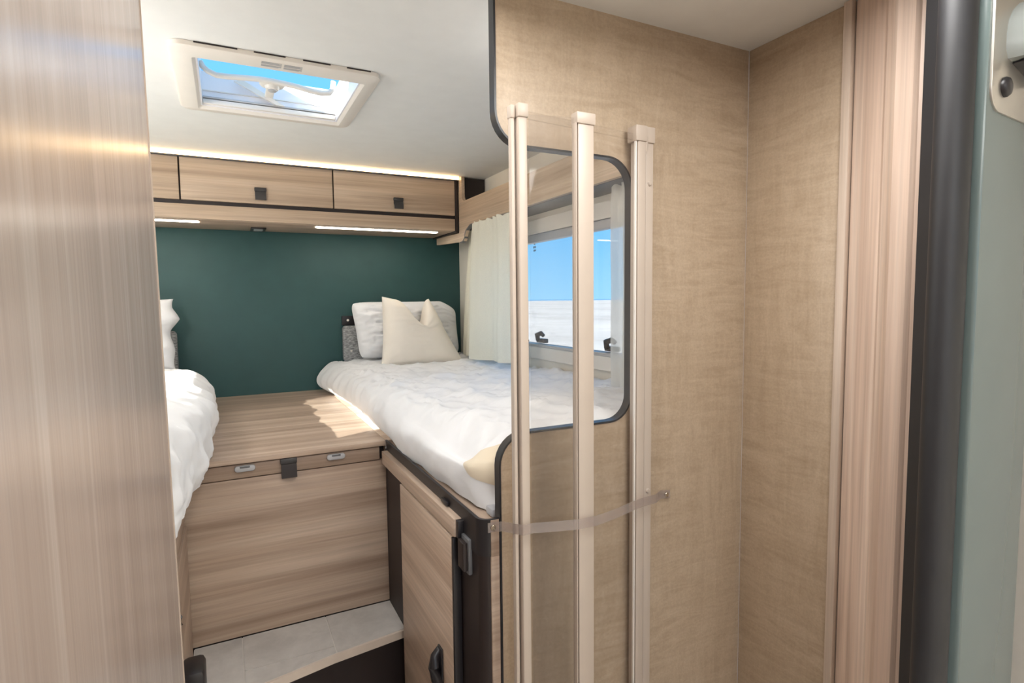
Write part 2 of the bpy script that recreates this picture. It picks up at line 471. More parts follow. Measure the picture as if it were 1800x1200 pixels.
m = MB(); m.tube([(1.195, 2.215, -.186), (1.188, 2.235, -.165), (1.19, 2.25, -.145)], [.010, .012, .008], 10)
m.build('stay_joint', 'black', wr, smooth=60)
# the small stamp on the pane: a triangle over two short rows of marks
m = MB(); X = 1.2118
m.add([(X, 2.182, .238), (X, 2.166, .238), (X, 2.174, .250)], [(0, 1, 2)])
for k, (a, b) in enumerate(((2.184, 2.176), (2.174, 2.170), (2.168, 2.162))):
    m.add([(X, a, .232), (X, b, .232), (X, b, .222), (X, a, .222)], [(0, 1, 2, 3)])
for k, (a, b) in enumerate(((2.184, 2.179), (2.177, 2.170), (2.168, 2.162))):
    m.add([(X, a, .217), (X, b, .217), (X, b, .209), (X, a, .209)], [(0, 1, 2, 3)])
m.build('glass_stamp', 'dark_grey', wr, smooth=0)
# left window, hidden behind the wardrobe
wl = empty_struct('window_2', (-XR, 1.6, -.2))
m = MB()
for b in ((.85, .88, -.23, .33), (2.50, 2.53, -.23, .33), (.88, 2.50, -.23, -.20), (.88, 2.50, .30, .33)):
    m.box(-1.17, -1.15, b[0], b[1], b[2], b[3], .003)
m.build('frame', 'white_plastic', wl)
box('pane', -1.212, -1.208, .88, 2.50, -.2, .3, 'pane', wl, bev=0)

# partition between shower and bed with its rounded cut-out, and the shower's side wall
PL = .474
free = [(PL, CE)] + [(PL, .40)] + arc(PL+.062, .362, .062, 180, 270, 8) + arc(.80-.062, .30-.062, .062, 90, 0, 8) + \
       arc(.80-.055, -.270+.055, .055, 0, -90, 8) + arc(PL+.062, -.270-.062, .062, 90, 180, 8) + [(PL, -.6), (PL, FL)]
pa = MB()
# the outline is split so that every cap is convex enough: build with bmesh triangulation
bm = bmesh.new()
outl = free + [(1.155, FL), (1.155, CE)]
A = [bm.verts.new((p[0], 1.0, p[1])) for p in outl]; B = [bm.verts.new((p[0], 1.018, p[1])) for p in outl]
fa = bm.faces.new(A); fb = bm.faces.new(B[::-1])
for i in range(len(outl)): bm.faces.new((A[i], B[i], B[(i+1) % len(outl)], A[(i+1) % len(outl)]))
fa.normal_update(); fb.normal_update(); bmesh.ops.triangulate(bm, faces=[fa, fb])
pa.bm(bm)
part = pa.build('wall_partition', 'textile', kind='structure', smooth=0)
band(free, .0021, .9985, 1.0205, 'y').build('edge_band', 'edge_black', part, label='black edge band around the cut-out')
box('wall_shower_side', 1.155, 1.163, .742, 1.0, FL, CE, 'textile', kind='structure')
# pale strip and profiled wooden jamb at the shower opening
box('trim_1', 1.141, 1.156, .738, .757, FL, CE, 'wood_pale', kind='structure', bev=.003)
jp = [(1.164, .742), (1.152, .736), (1.128, .672), (1.128, .664), (1.120, .652), (1.112, .651), (1.108, .640)] + \
     [(1.101, .632), (1.098, .626), (1.098, .596), (1.102, .592), (1.106, .590), (1.108, .584), (1.117, .577), (1.20, .577), (1.20, .742)]
prism('trim_2', jp, FL, CE, 'z', 'wood_z', kind='structure', bev=0, smooth=25)

# ------------------------------------------------------------------ door leaf on the right with gasket and lock plate
DO, DD = Vector((.945, .418, 0)), Vector((.995, .098, 0)); DN = Vector((.098, -.995, 0))    # origin, along, out to the viewer
door = empty_struct('door_1', (1.05, .44, FL))
def leaf_pt(a, z, off): p = DO + DD*a + DN*off; return (p.x, p.y, z)
def leaf_slab(name, loop, o0, o1, mat, parent, bev=.0, smooth=30):
    bm = bmesh.new()
    A = [bm.verts.new(leaf_pt(a, z, o0)) for a, z in loop]; B = [bm.verts.new(leaf_pt(a, z, o1)) for a, z in loop]; n = len(loop)
    bm.faces.new(A); top = bm.faces.new(B[::-1])
    for i in range(n): bm.faces.new((A[i], B[i], B[(i+1) % n], A[(i+1) % n]))
    if bev:
        bmesh.ops.bevel(bm, geom=[e for e in bm.edges if all(v in B for v in e.verts)], offset=bev, segments=3, profile=.5, affect='EDGES')
    m = MB(); m.bm(bm); return m.build(name, mat, parent, smooth=smooth)
leaf_slab('leaf', [(.0, FL+.02), (.23, FL+.02), (.23, CE-.01), (.0, CE-.01)], -.03, 0, 'sage', door, .006)
m = MB(); c0 = Vector((.921, .445))
gp = [(c0.x + .026*math.cos(t), c0.y + .022*math.sin(t)) for t in [2*math.pi*k/24 for k in range(24)]]
m.prism(gp, FL+.01, CE-.005, 'z'); m.build('bulb_gasket', 'black_rubber', door, smooth=50)
prism('gasket_base', [(.955, .462), (.985, .52), (1.105, .578), (1.12, .60), (1.14, .577), (.99, .47)], FL+.01, CE-.005, 'z', 'black_rubber', door)
pl = leaf_slab('lock_plate', arc(.038, .286, .030, 180, 270, 8) + [(.20, .256), (.20, .56), (.008, .56)], 0, .003, 'steel', door, .0008)
m = MB(); m.lathe(leaf_pt(.052, .292, .003), [(.0138, 0), (.0138, .003), (.0115, .0065), (.0065, .0082)], DN, 24); sc_ = m.build('screw', 'black', pl, smooth=40)
# rounded latch housing with a notch and a dark mouth
m = MB()
n = 20; lp = [(.150, .330), (.060, .333), (.052, .345), (.0505, .365), (.056, .385), (.070, .402), (.09, .416), (.12, .428), (.150, .434)]
A = [leaf_pt(a, z, .003) for a, z in lp]; B = [leaf_pt(.150 + (a-.150)*.86, .36 + (z-.36)*.92, .026) for a, z in lp]
k = len(lp); m.add(A + B, [tuple(range(k)), tuple(range(2*k-1, k-1, -1))] + [(i, k+i, k+(i+1) % k, (i+1) % k) for i in range(k)])
m.build('latch_housing', 'frosted', pl, smooth=45)
m = MB(); m.box(0, 1, 0, 1, 0, 1)
lp2 = [(.078, .3295), (.16, .315), (.16, .331), (.078, .3315)]
leaf_slab('latch_mouth', lp2, .003, .022, 'black', pl)

# ------------------------------------------------------------------ left wardrobe with glossy side panel
wd = thing('wardrobe', 'tall glossy upright-grained wooden wardrobe side filling the left of the picture', 'wardrobe', (-.55, .4, FL))
m = MB(); v = []
for z in (FL+.01, CE-.001):
    xo = -.0925 - .0075*z
    v += [(xo-.018, -.75, z), (xo, -.75, z), (xo, 1.035, z), (xo-.018, 1.035, z)]
m.add(v, [(0, 1, 2, 3), (4, 7, 6, 5), (0, 4, 5, 1), (1, 5, 6, 2), (2, 6, 7, 3), (3, 7, 4, 0)])
m.build('side_panel', 'wood_gloss', wd, smooth=0)
m = MB(); v = []
for z in (FL+.01, CE-.001):
    xo = -.0922 - .0075*z
    v += [(xo-.0188, 1.0352, z), (xo+.0012, 1.0352, z), (xo+.0012, 1.0385, z), (xo-.0188, 1.0385, z)]
m.add(v, [(0, 1, 2, 3), (4, 7, 6, 5), (0, 4, 5, 1), (1, 5, 6, 2), (2, 6, 7, 3), (3, 7, 4, 0)])
m.build('edge_band', 'wood_pale', wd, smooth=0, label='thin pale edge band')
box('carcass', -1.16, -.125, -.75, 1.03, FL+.01, CE-.002, 'wood_z', wd)

# ------------------------------------------------------------------ left bed base with door and push handle
lb = thing('bed_cabinet', 'wooden cabinet carrying the left bed, between wardrobe and bench', 'cabinet', (-.6, 2.0, FL))
box('carcass', -1.16, -.137, 1.06, 2.94, FL, -.452, 'wood_y', lb)
box('door', -.137, -.121, 1.10, 1.735, -1.33, -.60, 'wood_y', lb, bev=.002)
box('top_rail', -.137, -.123, 1.06, 1.735, -.585, -.455, 'wood_y', lb, bev=.002)
m = MB(); m.box(-.123, -.076, 1.372, 1.452, -.90, -.808, .012); m.build('push_handle', 'black', lb, label='black rounded push handle')
m = MB(); m.tube([(-.122, 1.371, -.700), (-.117, 1.371, -.690), (-.117, 1.371, -.675), (-.121, 1.371, -.664)], [.002, .005, .006, .003], 8); m.build('door_buffer', 'dark_grey', lb, smooth=60)

# ------------------------------------------------------------------ rear bench between the beds
be = thing('bench', 'wooden chest bench under the dark green wall between the two beds', 'bench', (.15, 2.3, FL))
box('lid', -.128, .4325, 1.745, 2.943, -.4535, -.4375, 'wood_x', be, bev=.002)
box('front_rail', -.132, .4135, 1.756, 1.776, -.4975, -.458, 'wood_x', be, bev=.0015)
box('front_panel', -.132, .4330, 1.757, 1.777, -.962, -.5005, 'wood_x', be, bev=.0015)
box('carcass', -.130, .432, 1.779, 2.94, FL+.02, -.455, 'brown_black', be)
m = MB(); m.box(.122, .168, 1.744, 1.757, -.4715, -.4545, .003); m.build('latch_hinge', 'handle_dark', be)
m = MB(); m.prism([(1.755, -.472), (1.746, -.472), (1.743, -.49), (1.741, -.512), (1.755, -.512)], .1245, .1665, 'x'); m.build('latch_strap', 'brown_black', be, label='dark leather-look pull tab')
for x in (.029, .280):
    m = MB(); m.prism([(p[0], p[1]) for p in rrect(x-.027, x+.027, -.4785, -.4605, .0085, 6)], 1.7465, 1.757, 'y', .0035); b_ = m.build('oval_catch', 'grey_plastic', be, smooth=45)
    box('catch_window', x-.013, x+.013, 1.7455, 1.7475, -.4672, -.4620, 'dark_grey', b_, bev=.0006)

# ------------------------------------------------------------------ tiled step
st = thing('tiled_step', 'step topped with grey stone tiles below the wooden bench front', 'step', (.15, 1.65, FL))
front = [(-.12, 1.478), (-.05, 1.490), (.053, 1.511), (.14, 1.530), (.225, 1.549), (.33, 1.563), (.432, 1.577)]
def front_y(x):
    for (a, b), (c, d) in zip(front, front[1:]):
        if x <= c: return b + (d-b)*(x-a)/(c-a)
    return front[-1][1]
def tile(x0, x1, y0, y1):
    """y0 None: the tile runs to the curved front edge"""
    m = MB(); xs = [x0 + (x1-x0)*i/6 for i in range(7)]
    lo = [(x, (front_y(x)+.004) if y0 is None else y0) for x in xs]
    m.prism(lo + [(x1, y1), (x0, y1)], -.978, -.9645, 'z'); return m.build('tile', 'tile', st, smooth=0)
g = .0016
tile(-.118, .002-g, None, 1.756); tile(.002+g, .233-g, 1.587+g, 1.756); tile(.002+g, .233-g, None, 1.587-g); tile(.233+g, .4325, None, 1.756)
m = MB(); m.prism([(x, front_y(x)+.006) for x, _ in front] + [(.432, 1.756), (-.12, 1.756)], -.985, -.9665, 'z'); m.build('grout_bed', 'grout', st, smooth=0)
band([(x, y) for x, y in front], .004, -.988, -.9655, 'z').build('nosing', 'nosing', st)
m = MB(); m.prism([(x, y+.022) for x, y in front] + [(.432, 1.75), (-.12, 1.75)], FL, -.985, 'z'); m.build('riser', 'brown_black', st, smooth=0)

# ------------------------------------------------------------------ right bed cabinet
XC = .4335
rc = thing('bed_cabinet', 'dark framed cabinet with wooden door carrying the right-hand bed', 'cabinet', (.8, 2.0, FL))
m = MB(); m.prism([(1.15, 1.021)] + arc(XC+.032, 1.021+.014, .032, 270, 180, 8)[:0] + [(XC+.024, 1.003)] + arc(XC+.024, 1.027, .024, 270, 180, 8) + [(XC, 2.94), (1.15, 2.94)], FL, -.512, 'z')
m.build('carcass', 'brown_black', rc, smooth=40)
path = [(XC+.024+.017, 1.003)] + arc(XC+.024, 1.027, .0235, 270, 180, 8) + [(XC+.0005, 1.2), (XC+.0005, 1.5), (XC+.0005, 1.752)]
m = MB(); band(path, .0035, -.512, -.4365, 'z', m); m.build('top_rail', 'black', rc, smooth=40, label='black top rail with a raised lip')
m = MB(); m.prism([(XC+.0065, 1.752), (XC+.0065, 1.03), (XC+.03, 1.0085), (.473, 1.0085), (.4735, 1.022), (1.15, 1.022), (1.15, 1.752)], -.512, -.4465, 'z')
m.build('bed_board', 'wood_y', rc, smooth=0)
box('bed_board', XC, 1.15, 1.7525, 2.94, -.512, -.4385, 'wood_x', rc, bev=.001)
m = MB(); m.box(.4525, .4705, .9985, 1.004, FL+.01, -.512, .001); m.build('end_strip', 'wood_x', rc)
m = MB(); m.box(.4525, .4705, .9985, 1.004, -.512, -.4375, .001); m.build('end_cap', 'wood_x', rc)
box('side_strip', XC-.020, XC, 1.104, 1.728, -.5035, -.4645, 'wood_y', rc, bev=.001)
box('strip_end', XC-.016, XC, 1.090, 1.1035, -.5035, -.4655, 'black', rc, bev=.001)
dr = box('door', XC-.0205, XC-.003, 1.122, 1.524, FL+.12, -.5095, 'wood_y', rc, bev=.0008)
box('door_edge', XC-.0200, XC-.002, 1.112, 1.1217, FL+.12, -.5095, 'black', dr, bev=.0008)
m = MB(); m.tube([(XC-.022, 1.208, -.808), (XC-.034, 1.205, -.822), (XC-.040, 1.200, -.845), (XC-.036, 1.196, -.870), (XC-.024, 1.194, -.892)], [.008, .011, .013, .013, .011], 10)
m.build('pull_handle', 'black', dr, smooth=60)
m = MB(); m.box(XC-.026, XC-.0205, 1.186, 1.214, -.905, -.800, .003); m.build('handle_plate', 'black', dr)
m = MB(); m.box(XC-.009, XC, 1.050, 1.094, -.568, -.492, .003); sp = m.build('switch_frame', 'dark_grey', rc)
m = MB(); m.prism([(1.056, -.500), (1.088, -.500), (1.088, -.560), (1.056, -.560)], XC-.019, XC-.008, 'x', .003); m.build('switch_rocker', 'brown_black', rc)
m = MB(); m.box(XC-.010, XC-.003, 1.175, 1.215, -.462, -.452, .002); m.build('catch', 'black', rc)
m = MB(); m.tube([(XC+.000, 1.742, -.438), (XC-.001, 1.742, -.462)], .003, 8); m.build('bolt', 'grey_plastic', rc, smooth=60)

# ------------------------------------------------------------------ overhead cabinet on the rear wall
oc = thing('overhead_cabinet', 'wooden overhead cabinet with flap doors along the top of the green wall', 'cabinet', (.13, 2.77, .335))
YU = 2.60
box('carcass', -1.12, 1.012, YU+.017, YB-.002, .345, .575, 'brown_black', oc)
for x0, x1, hx in ((-.73, -.1445, None), (-.1385, .4395, .149), (.4455, 1.010, .731)):
    d_ = box('flap_door', x0, x1, YU, YU+.016, .409, .5735, 'wood_lit_x', oc, bev=.001)
    if hx:
        m = MB(); m.box(hx-.023, hx+.023, YU-.013, YU-.0003, .459, .474, .003); h_ = m.build('handle', 'handle_dark', d_)
        m = MB(); m.prism([(YU-.0005, .459), (YU-.010, .459), (YU-.0155, .440), (YU-.016, .424), (YU-.011, .423), (YU-.008, .440), (YU-.0005, .446)], hx-.021, hx+.021, 'x'); m.build('pull_tab', 'handle_dark', h_)
box('fascia', -1.12, 1.010, YU+.002, YU+.018, .3365, .3925, 'wood_lit_x', oc, bev=.001)
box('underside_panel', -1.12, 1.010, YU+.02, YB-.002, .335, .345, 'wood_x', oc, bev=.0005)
box('end_stile', 1.0115, 1.0285, YU-.002, YB-.002, .329, .5895, 'brown_black', oc, bev=.001)
box('shadow_gap', -1.12, 1.010, YU+.012, YU+.0165, .393, .4085, 'brown_black', oc, bev=0)
lt = box('led_profile', -1.12, 1.0285, YU-.014, YU+.02, .5745, .578, 'dark_grey', oc, bev=0)
m = MB(); m.prism([(YU-.013, .5785), (YU-.013, .5915), (YU-.004, .5915), (YU+.01, .5785)], -1.12, 1.0275, 'x'); m.build('led_strip', 'led', oc, smooth=0)
for x0, x1 in ((-.66, -.083), (.375, .945)):
    box('under_led', x0, x1, YU+.068, YU+.094, .3315, .3352, 'led_soft', oc, bev=.0008)
m = MB(); m.box(.115, .178, 2.79, 2.90, .3275, .3352, .002); sb = m.build('spot_frame', 'black', oc)
box('spot_lens', .128, .165, 2.805, 2.872, .3262, .3277, 'grey_plastic', sb, bev=.0004)

# ------------------------------------------------------------------ valance above the right window
va = thing('window_valance', 'wooden valance board above the right-hand window and curtains', 'valance', (1.06, 1.9, .283))
bp = [(1.02, .352), (1.02, .470), (2.40, .470)] + arc(2.525, .505, .035, 270, 360, 6) + \
     [(2.560, .589), (2.597, .589), (2.597, .326), (2.93, .333), (2.93, .298), (2.58, .282)] + arc(2.555, .312, .030, 270, 200, 4) + [(2.50, .338)] + arc(2.455, .325, .027, 45, 90, 3) 
m = MB(); bm = bmesh.new()
A = [bm.verts.new((1.030, p[0], p[1])) for p in bp]; B = [bm.verts.new((1.046, p[0], p[1])) for p in bp]; n = len(bp)
fa = bm.faces.new(A); fb = bm.faces.new(B[::-1])
for i in range(n): bm.faces.new((A[i], B[i], B[(i+1) % n], A[(i+1) % n]))
fa.normal_update(); fb.normal_update(); bmesh.ops.triangulate(bm, faces=[fa, fb]); m.bm(bm); m.build('board', 'wood_lit_y', va, smooth=0)
box('bottom_shelf', 1.046, XR-.002, 1.02, 2.44, .350, .360, 'dark_grey', va)
box('top_shelf', 1.046, XR-.002, 1.02, 2.60, .456, .466, 'wood_pale', va)
box('end_cover', 1.046, XR-.002, 2.585, 2.599, .340, .589, 'brown_black', va)
m = MB(); lo_ = [(2.44, .3495), (2.50, .336)] + [(2.528, .312), (2.555, .283)]
band([(2.43, .3505), (2.458, .3505), (2.482, .342), (2.512, .330), (2.526, .314), (2.53, .298), (2.556, .281), (2.585, .280)], .0028, 1.0285, 1.047, 'x', m); m.build('edge_band', 'dark_grey', va)

# ------------------------------------------------------------------ skylight
sk = thing('skylight', 'white framed roof skylight with a bowed white handle bar and bright lid', 'skylight', (.15, 1.75, .575))
o_ = rrect(-.093, .390, 1.505, 1.985, .030, 5); i_ = rrect(SX0, SX1, SY0, SY1, .004, 5)
n = len(o_); m = MB(); v = []; f = []
o2 = rrect(-.087, .384, 1.511, 1.979, .026, 5)
for lp, z in ((o_, .5915), (o_, .581), (o2, .577), (rrect(SX0-.012, SX1+.012, SY0-.012, SY1+.012, .006, 5), .577), (i_, .590)): v += [(p[0], p[1], z) for p in lp]
for r in range(4):
    for i in range(n): f.append((r*n+i, r*n+(i+1) % n, (r+1)*n+(i+1) % n, (r+1)*n+i))
m.add(v, f); m.build('frame', 'white_plastic', sk, smooth=35)
for x0, x1 in ((-.04, .05), (.085, .155), (.195, .26), (.30, .36)):
    box('vent_slot', x0, x1, 1.5035, 1.5052, .5885, .5915, 'brown_black', sk, bev=0)
ZT = .684
for (x0, x1, y0, y1) in ((SX0-.012, SX0, SY0-.012, SY1+.012), (SX1, SX1+.012, SY0-.012, SY1+.012), (SX0, SX1, SY0-.012, SY0), (SX0, SX1, SY1, SY1+.012)):
    box('well_wall', x0, x1, y0, y1, .585, .762 if x1 < 0 or y1 < SY0+.001 else ZT, 'well_plastic', sk, bev=0)  # left and near walls raised to keep stray sun off the curtain
box('blind_rail', SX0+.001, SX1-.001, SY1-.012, SY1-.0005, .604, .609, 'grey_plastic', sk, bev=.001)
box('screen_rail', SX0+.001, SX1-.001, SY1-.010, SY1-.0005, .588, .602, 'white_plastic', sk, bev=.002)
box('blind_seam', SX0+.001, SX1-.001, SY1-.003, SY1-.0003, .627, .630, 'white_plastic', sk, bev=0)
m = MB(); m.prism([(.050, .660), (.074, .667), (.190, .606), (.166, .606)], SY1-.022, SY1-.014, 'y'); m.build('diagonal_bar', 'white_plastic', sk)  # diagonal white bar before the far well wall
hp = [(-.033, 1.75, .638), (-.027, 1.75, .626), (-.016, 1.75, .6165), (.004, 1.75, .609), (.03, 1.75, .6095), (.073, 1.75, .613), (.11, 1.75, .6155), (.145, 1.75, .615), (.18, 1.75, .613), (.21, 1.75, .610), (.245, 1.75, .6045), (.275, 1.75, .602), (.296, 1.75, .606), (.306, 1.75, .618), (.309, 1.75, .640)]
m = MB(); m.tube(hp, .0075, 12); m.build('handle_bar', 'white_plastic', sk, smooth=60)
m = MB(); m.lathe((.146, 1.80, .622), [(.034, .004), (.034, 0), (.030, -.004), (.020, -.005), (.017, -.013), (.012, -.015)], (0, 0, 1), 28); m.build('lock_knob', 'white_plastic', sk, smooth=40)
m = MB(); m.lathe((.146, 1.80, .605), [(.0125, .003), (.0125, 0), (.010, -.002)], (0, 0, 1), 20); m.build('knob_cap', 'grey_plastic', sk, smooth=40)
m = MB(); m.box(.134, .158, 1.80, SY1-.001, .626, .634, .002); m.build('knob_bracket', 'white_plastic', sk)
m = MB()
m.box(SX0-.03, SX1+.03, SY0-.03, SY1+.03, .800, .803)
m.build('lid', 'lid', sk, smooth=0)
m = MB()
for x0, x1 in ((.102, .1475), (.153, .195)):
    for k in range(8):
        if k == 4: continue
        y = 1.5175 + k*.0038; l = x1 - (.006 if k % 3 == 1 else 0)
        m.box(x0, l, y, y+.0022, .5763, .5771)
m.build('printed_notice', 'grey_plastic', sk, smooth=0, label='small grey printed notice')

# ------------------------------------------------------------------ cloth helpers
def wr(x, y, s, amp, oct_=3):
    return amp*noise.fractal(Vector((x*s, y*s, 3.7)), 1.0, 2.0, oct_)
def ridge(x, y, s, seed):
    return 1 - abs(noise.noise(Vector((x*s, y*s, seed))))*2
def lerp(a, b, t): return a + (b-a)*t
def table(tab, y):
    if y <= tab[0][0]: return tab[0][1]
    for (a, b), (c, d) in zip(tab, tab[1:]):
        if y <= c:
            t = (y-a)/(c-a); t = t*t*(3-2*t); return lerp(b, d, t)
    return tab[-1][1]
def spline(pts, t):
    """Catmull-Rom through 2-D points"""
    n = len(pts)-1; s = min(t*n, n-1e-6); i = int(s); u = s-i
    p = [Vector(pts[max(0, min(n, i+k))]) for k in (-1, 0, 1, 2)]
    return .5*((2*p[1]) + (p[2]-p[0])*u + (2*p[0]-5*p[1]+4*p[2]-p[3])*u*u + (3*p[1]-p[0]-3*p[2]+p[3])*u**3)

# ------------------------------------------------------------------ right bed
rb = thing('single_bed', 'right-hand single bed with a rumpled white fitted sheet under the window', 'bed', (.8, 2.0, -.4465))
hem = [(1.035, .497), (1.06, .478), (1.10, .462), (1.19, .459), (1.33, .454), (1.42, .445), (1.59, .437), (1.75, .452), (2.1, .466), (2.6, .468), (2.8, .440), (2.92, .440)]
bul = [(1.035, .492), (1.10, .448), (1.3, .430), (1.6, .420), (1.9, .425), (2.3, .428), (2.6, .410), (2.85, .385), (2.92, .395)]
fox = [(1.035, .500), (1.10, .455), (1.3, .445), (1.8, .440), (2.4, .440), (2.92, .440)]
foz = [(1.035, -.335), (1.18, -.352), (1.37, -.335), (1.81, -.310), (2.36, -.312), (2.92, -.306)]
def sheet(u, v):
    y = lerp(1.030, 2.925, u)
    xh, xb, xf, zf = table(hem, y), table(bul, y), table(fox, y), table(foz, y)
    end = max(0, (1.13-y)/.10)
    far = min(1, max(0, (y-1.4)/1.2)); zt = -.283 - .012*end*end - .018*far*far*(3-2*far)
    lift = .003 + .0025*math.sin(y*23)+.002*math.sin(y*41)
    zh = -.4455 + lift if y < 1.75 else -.4375
    prof = [(xh, zh), (xb+.006, -.408), (xb, -.368), (lerp(xb, xf, .55), lerp(-.368, zf, .62)), (xf+.012, zf+.002), (xf+.06, lerp(zf, zt, .62)), (xf+.15, zt-.002), (.80, zt+.003), (1.0, zt+.004), (1.15, zt)]
    p = spline(prof, v); x, z = p.x, p.y
    top = min(1, max(0, (v-.42)/.15)); side = 1-top
    q = .0
    q += top*(.026*max(0, ridge(x*1.0+y*.5, y*.35-x*.5, 6.5, 1.3)-.55) + .022*max(0, ridge(x*.4-y*.8, y*.7+x*.6, 11, 4.2)-.6) + .016*max(0, ridge(x*.9+y*.2, y*1.1-x*.3, 15, 8.2)-.6) + wr(x, y, 12, .004))
    q += top*max(0, 1-abs(y-(2.30+.10*(x-.5)))/.05)*.008*min(1, max(0, (.78-x)/.2))
    z += q
    x -= side*(.0035*math.sin(y*62 + 3*noise.noise(Vector((y*5, z*8, 0)))) * min(1, max(0, (y-1.5)/.8)) + wr(y, z, 8, .006))
    if end > 0: z -= 0
    return (x, y, z)
m = MB(); m.grid(sheet, 210, 110); m.build('fitted_sheet', 'sheet', rb, smooth=180)
box('mattress', .52, 1.15, 1.06, 2.92, -.437, -.338, 'mattress', rb, bev=.02)
# fold of the sheet beside the partition, its shade painted as a beige patch
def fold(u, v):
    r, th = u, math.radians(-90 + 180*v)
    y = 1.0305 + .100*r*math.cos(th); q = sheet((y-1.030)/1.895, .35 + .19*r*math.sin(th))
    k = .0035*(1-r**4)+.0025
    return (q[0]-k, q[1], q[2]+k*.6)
m = MB(); m.grid(fold, 12, 24); m.build('shaded_sheet_fold', 'mattress', rb, smooth=180, label='fold of the white sheet with its shade painted beige')
m = MB(); m.box(.468, .53, 1.027, 1.06, -.4455, -.428, .004); m.build('mattress_base', 'base_grey', rb)

# ------------------------------------------------------------------ pillows
def pillow_mesh(center, w, h, t, top=None, right_dir=(1, 0, 0), up_dir=(0, 0, 1), concave=.06, ears=.0, wrinkle=.004, wscale=14, seed=0, side_fn=None, nu=56, nv=48, fold_dir=(0, 1)):
    R_, U_ = Vector(right_dir).normalized(), Vector(up_dir).normalized(); N_ = R_.cross(U_)
    c = Vector(center); mb = MB()
    def pt(u, v, s):
        a, b = 2*u-1, 2*v-1
        px = a*w/2*(1 - concave*(1-b*b)); pz = b*h/2*(1 - concave*(1-a*a))
        if top: pz += top(a)*max(0, (b+.15)/1.15)**1.5
        if side_fn: px, pz = side_fn(a, b, px, pz)
        th = t/2*(max(0, 1-a**4)**.6)*(max(0, 1-b**4)**.6)
        if top: th *= 1 - .35*max(0, b)**2*math.exp(-((a-.25)/.3)**2)
        edge = (1-a**6)*(1-b**6)
        wv = wrinkle*edge*(ridge(a*fold_dir[1]*w*.4 + b*fold_dir[0]*h, b*fold_dir[1]*h*1.6 + a*fold_dir[0]*w, wscale, seed) - .5) + edge*wr(a*w, b*h, 8, wrinkle*.7)
        return c + R_*px + U_*pz + N_*(s*(th + wv + .0012))
    mb.grid(lambda u, v: pt(u, v, 1), nu, nv); mb.grid(lambda u, v: pt(u, v, -1), nu, nv)
    # close the rim
    k = (nu+1)*(nv+1); idx = lambda i, j: i*(nv+1)+j
    rim = [idx(i, 0) for i in range(nu+1)] + [idx(nu, j) for j in range(1, nv+1)] + [idx(i, nv) for i in range(nu-1, -1, -1)] + [idx(0, j) for j in range(nv-1, 0, -1)]
    for i in range(len(rim)):
        a, b = rim[i], rim[(i+1) % len(rim)]; mb.f.append((a, b, b+k, a+k))
    return mb
mb = pillow_mesh((.815, 2.795, -.141), .545, .285, .135, up_dir=(0, .22, 1), concave=.02, wrinkle=.020, wscale=17, seed=2.1, fold_dir=(0, 1), side_fn=lambda a, b, x, z: (x*(1-.05*b**8) + (.026*(1-b)/2 if a < 0 else 0)*abs(a), z*(1-.07*a**8) - (.035*max(0, a-.72)/.28*max(0, b))))
tag(mb.build('pillow', 'pillowcase', smooth=180), 'white pillow leaning on the green wall behind the cream cushion', 'pillow')
chop = lambda a: -.140*math.exp(-((a-.42)/(.42 if a < .42 else .25))**2) + .012*max(0, -a)
def cush_side(a, b, x, z):
    # ears at the top: the two upper corners stand up and lean inward, the base spreads
    k = (b+1)/2
    x = x*(1.06 - .49*k) - .062*k
    if b > .2 and a > .55: x += .004
    return x, z
mb = pillow_mesh((.836, 2.630, -.153), .395, .335, .15, top=lambda a: chop(a), up_dir=(0, .24, 1), concave=.05, wrinkle=.004, wscale=9, seed=5.5, side_fn=cush_side)
tag(mb.build('cushion', 'linen', smooth=180), 'cream linen cushion with a chopped-in top on the right bed', 'cushion')
mb = pillow_mesh((-.445, 2.785, -.128), .50, .30, .13, up_dir=(0, .22, 1), concave=.05, wrinkle=.012, wscale=13, seed=7.5,
                 side_fn=lambda a, b, x, z: (x + (.022*max(0, 1-abs(b-.42)/.32) - .006*math.cos(b*7))*(a if a > 0 else 0), z))
tag(mb.build('pillow', 'pillowcase', smooth=180), 'white pillow at the head of the left bed, half hidden by wardrobe', 'pillow')

# ------------------------------------------------------------------ left bed
lbd = thing('single_bed', 'left-hand bed with a puffy white duvet spilling over its edge', 'bed', (-.6, 2.0, -.4525))
box('mattress', -1.15, -.16, 1.06, 2.92, -.4515, -.31, 'mattress', lbd, bev=.02)
topz = [(1.05, -.235), (1.5, -.245), (2.2, -.262), (2.45, -.262), (2.62, -.272), (2.75, -.285), (2.86, -.30)]
edx = [(1.05, -.115), (1.2, -.098), (1.3, -.092), (1.45, -.079), (1.6, -.058), (1.75, -.044), (1.9, -.043), (2.1, -.046), (2.4, -.056), (2.6, -.092), (2.72, -.125), (2.86, -.20)]
edz = [(1.05, -.36), (1.45, -.37), (1.75, -.335), (2.4, -.365), (2.72, -.35), (2.86, -.33)]
hx = [(1.05, -.13), (1.3, -.106), (1.45, -.092), (1.6, -.075), (1.75, -.064), (2.2, -.062), (2.5, -.085), (2.72, -.14), (2.86, -.22)]
hz = [(1.05, -.450), (1.70, -.448), (1.76, -.434), (2.86, -.434)]
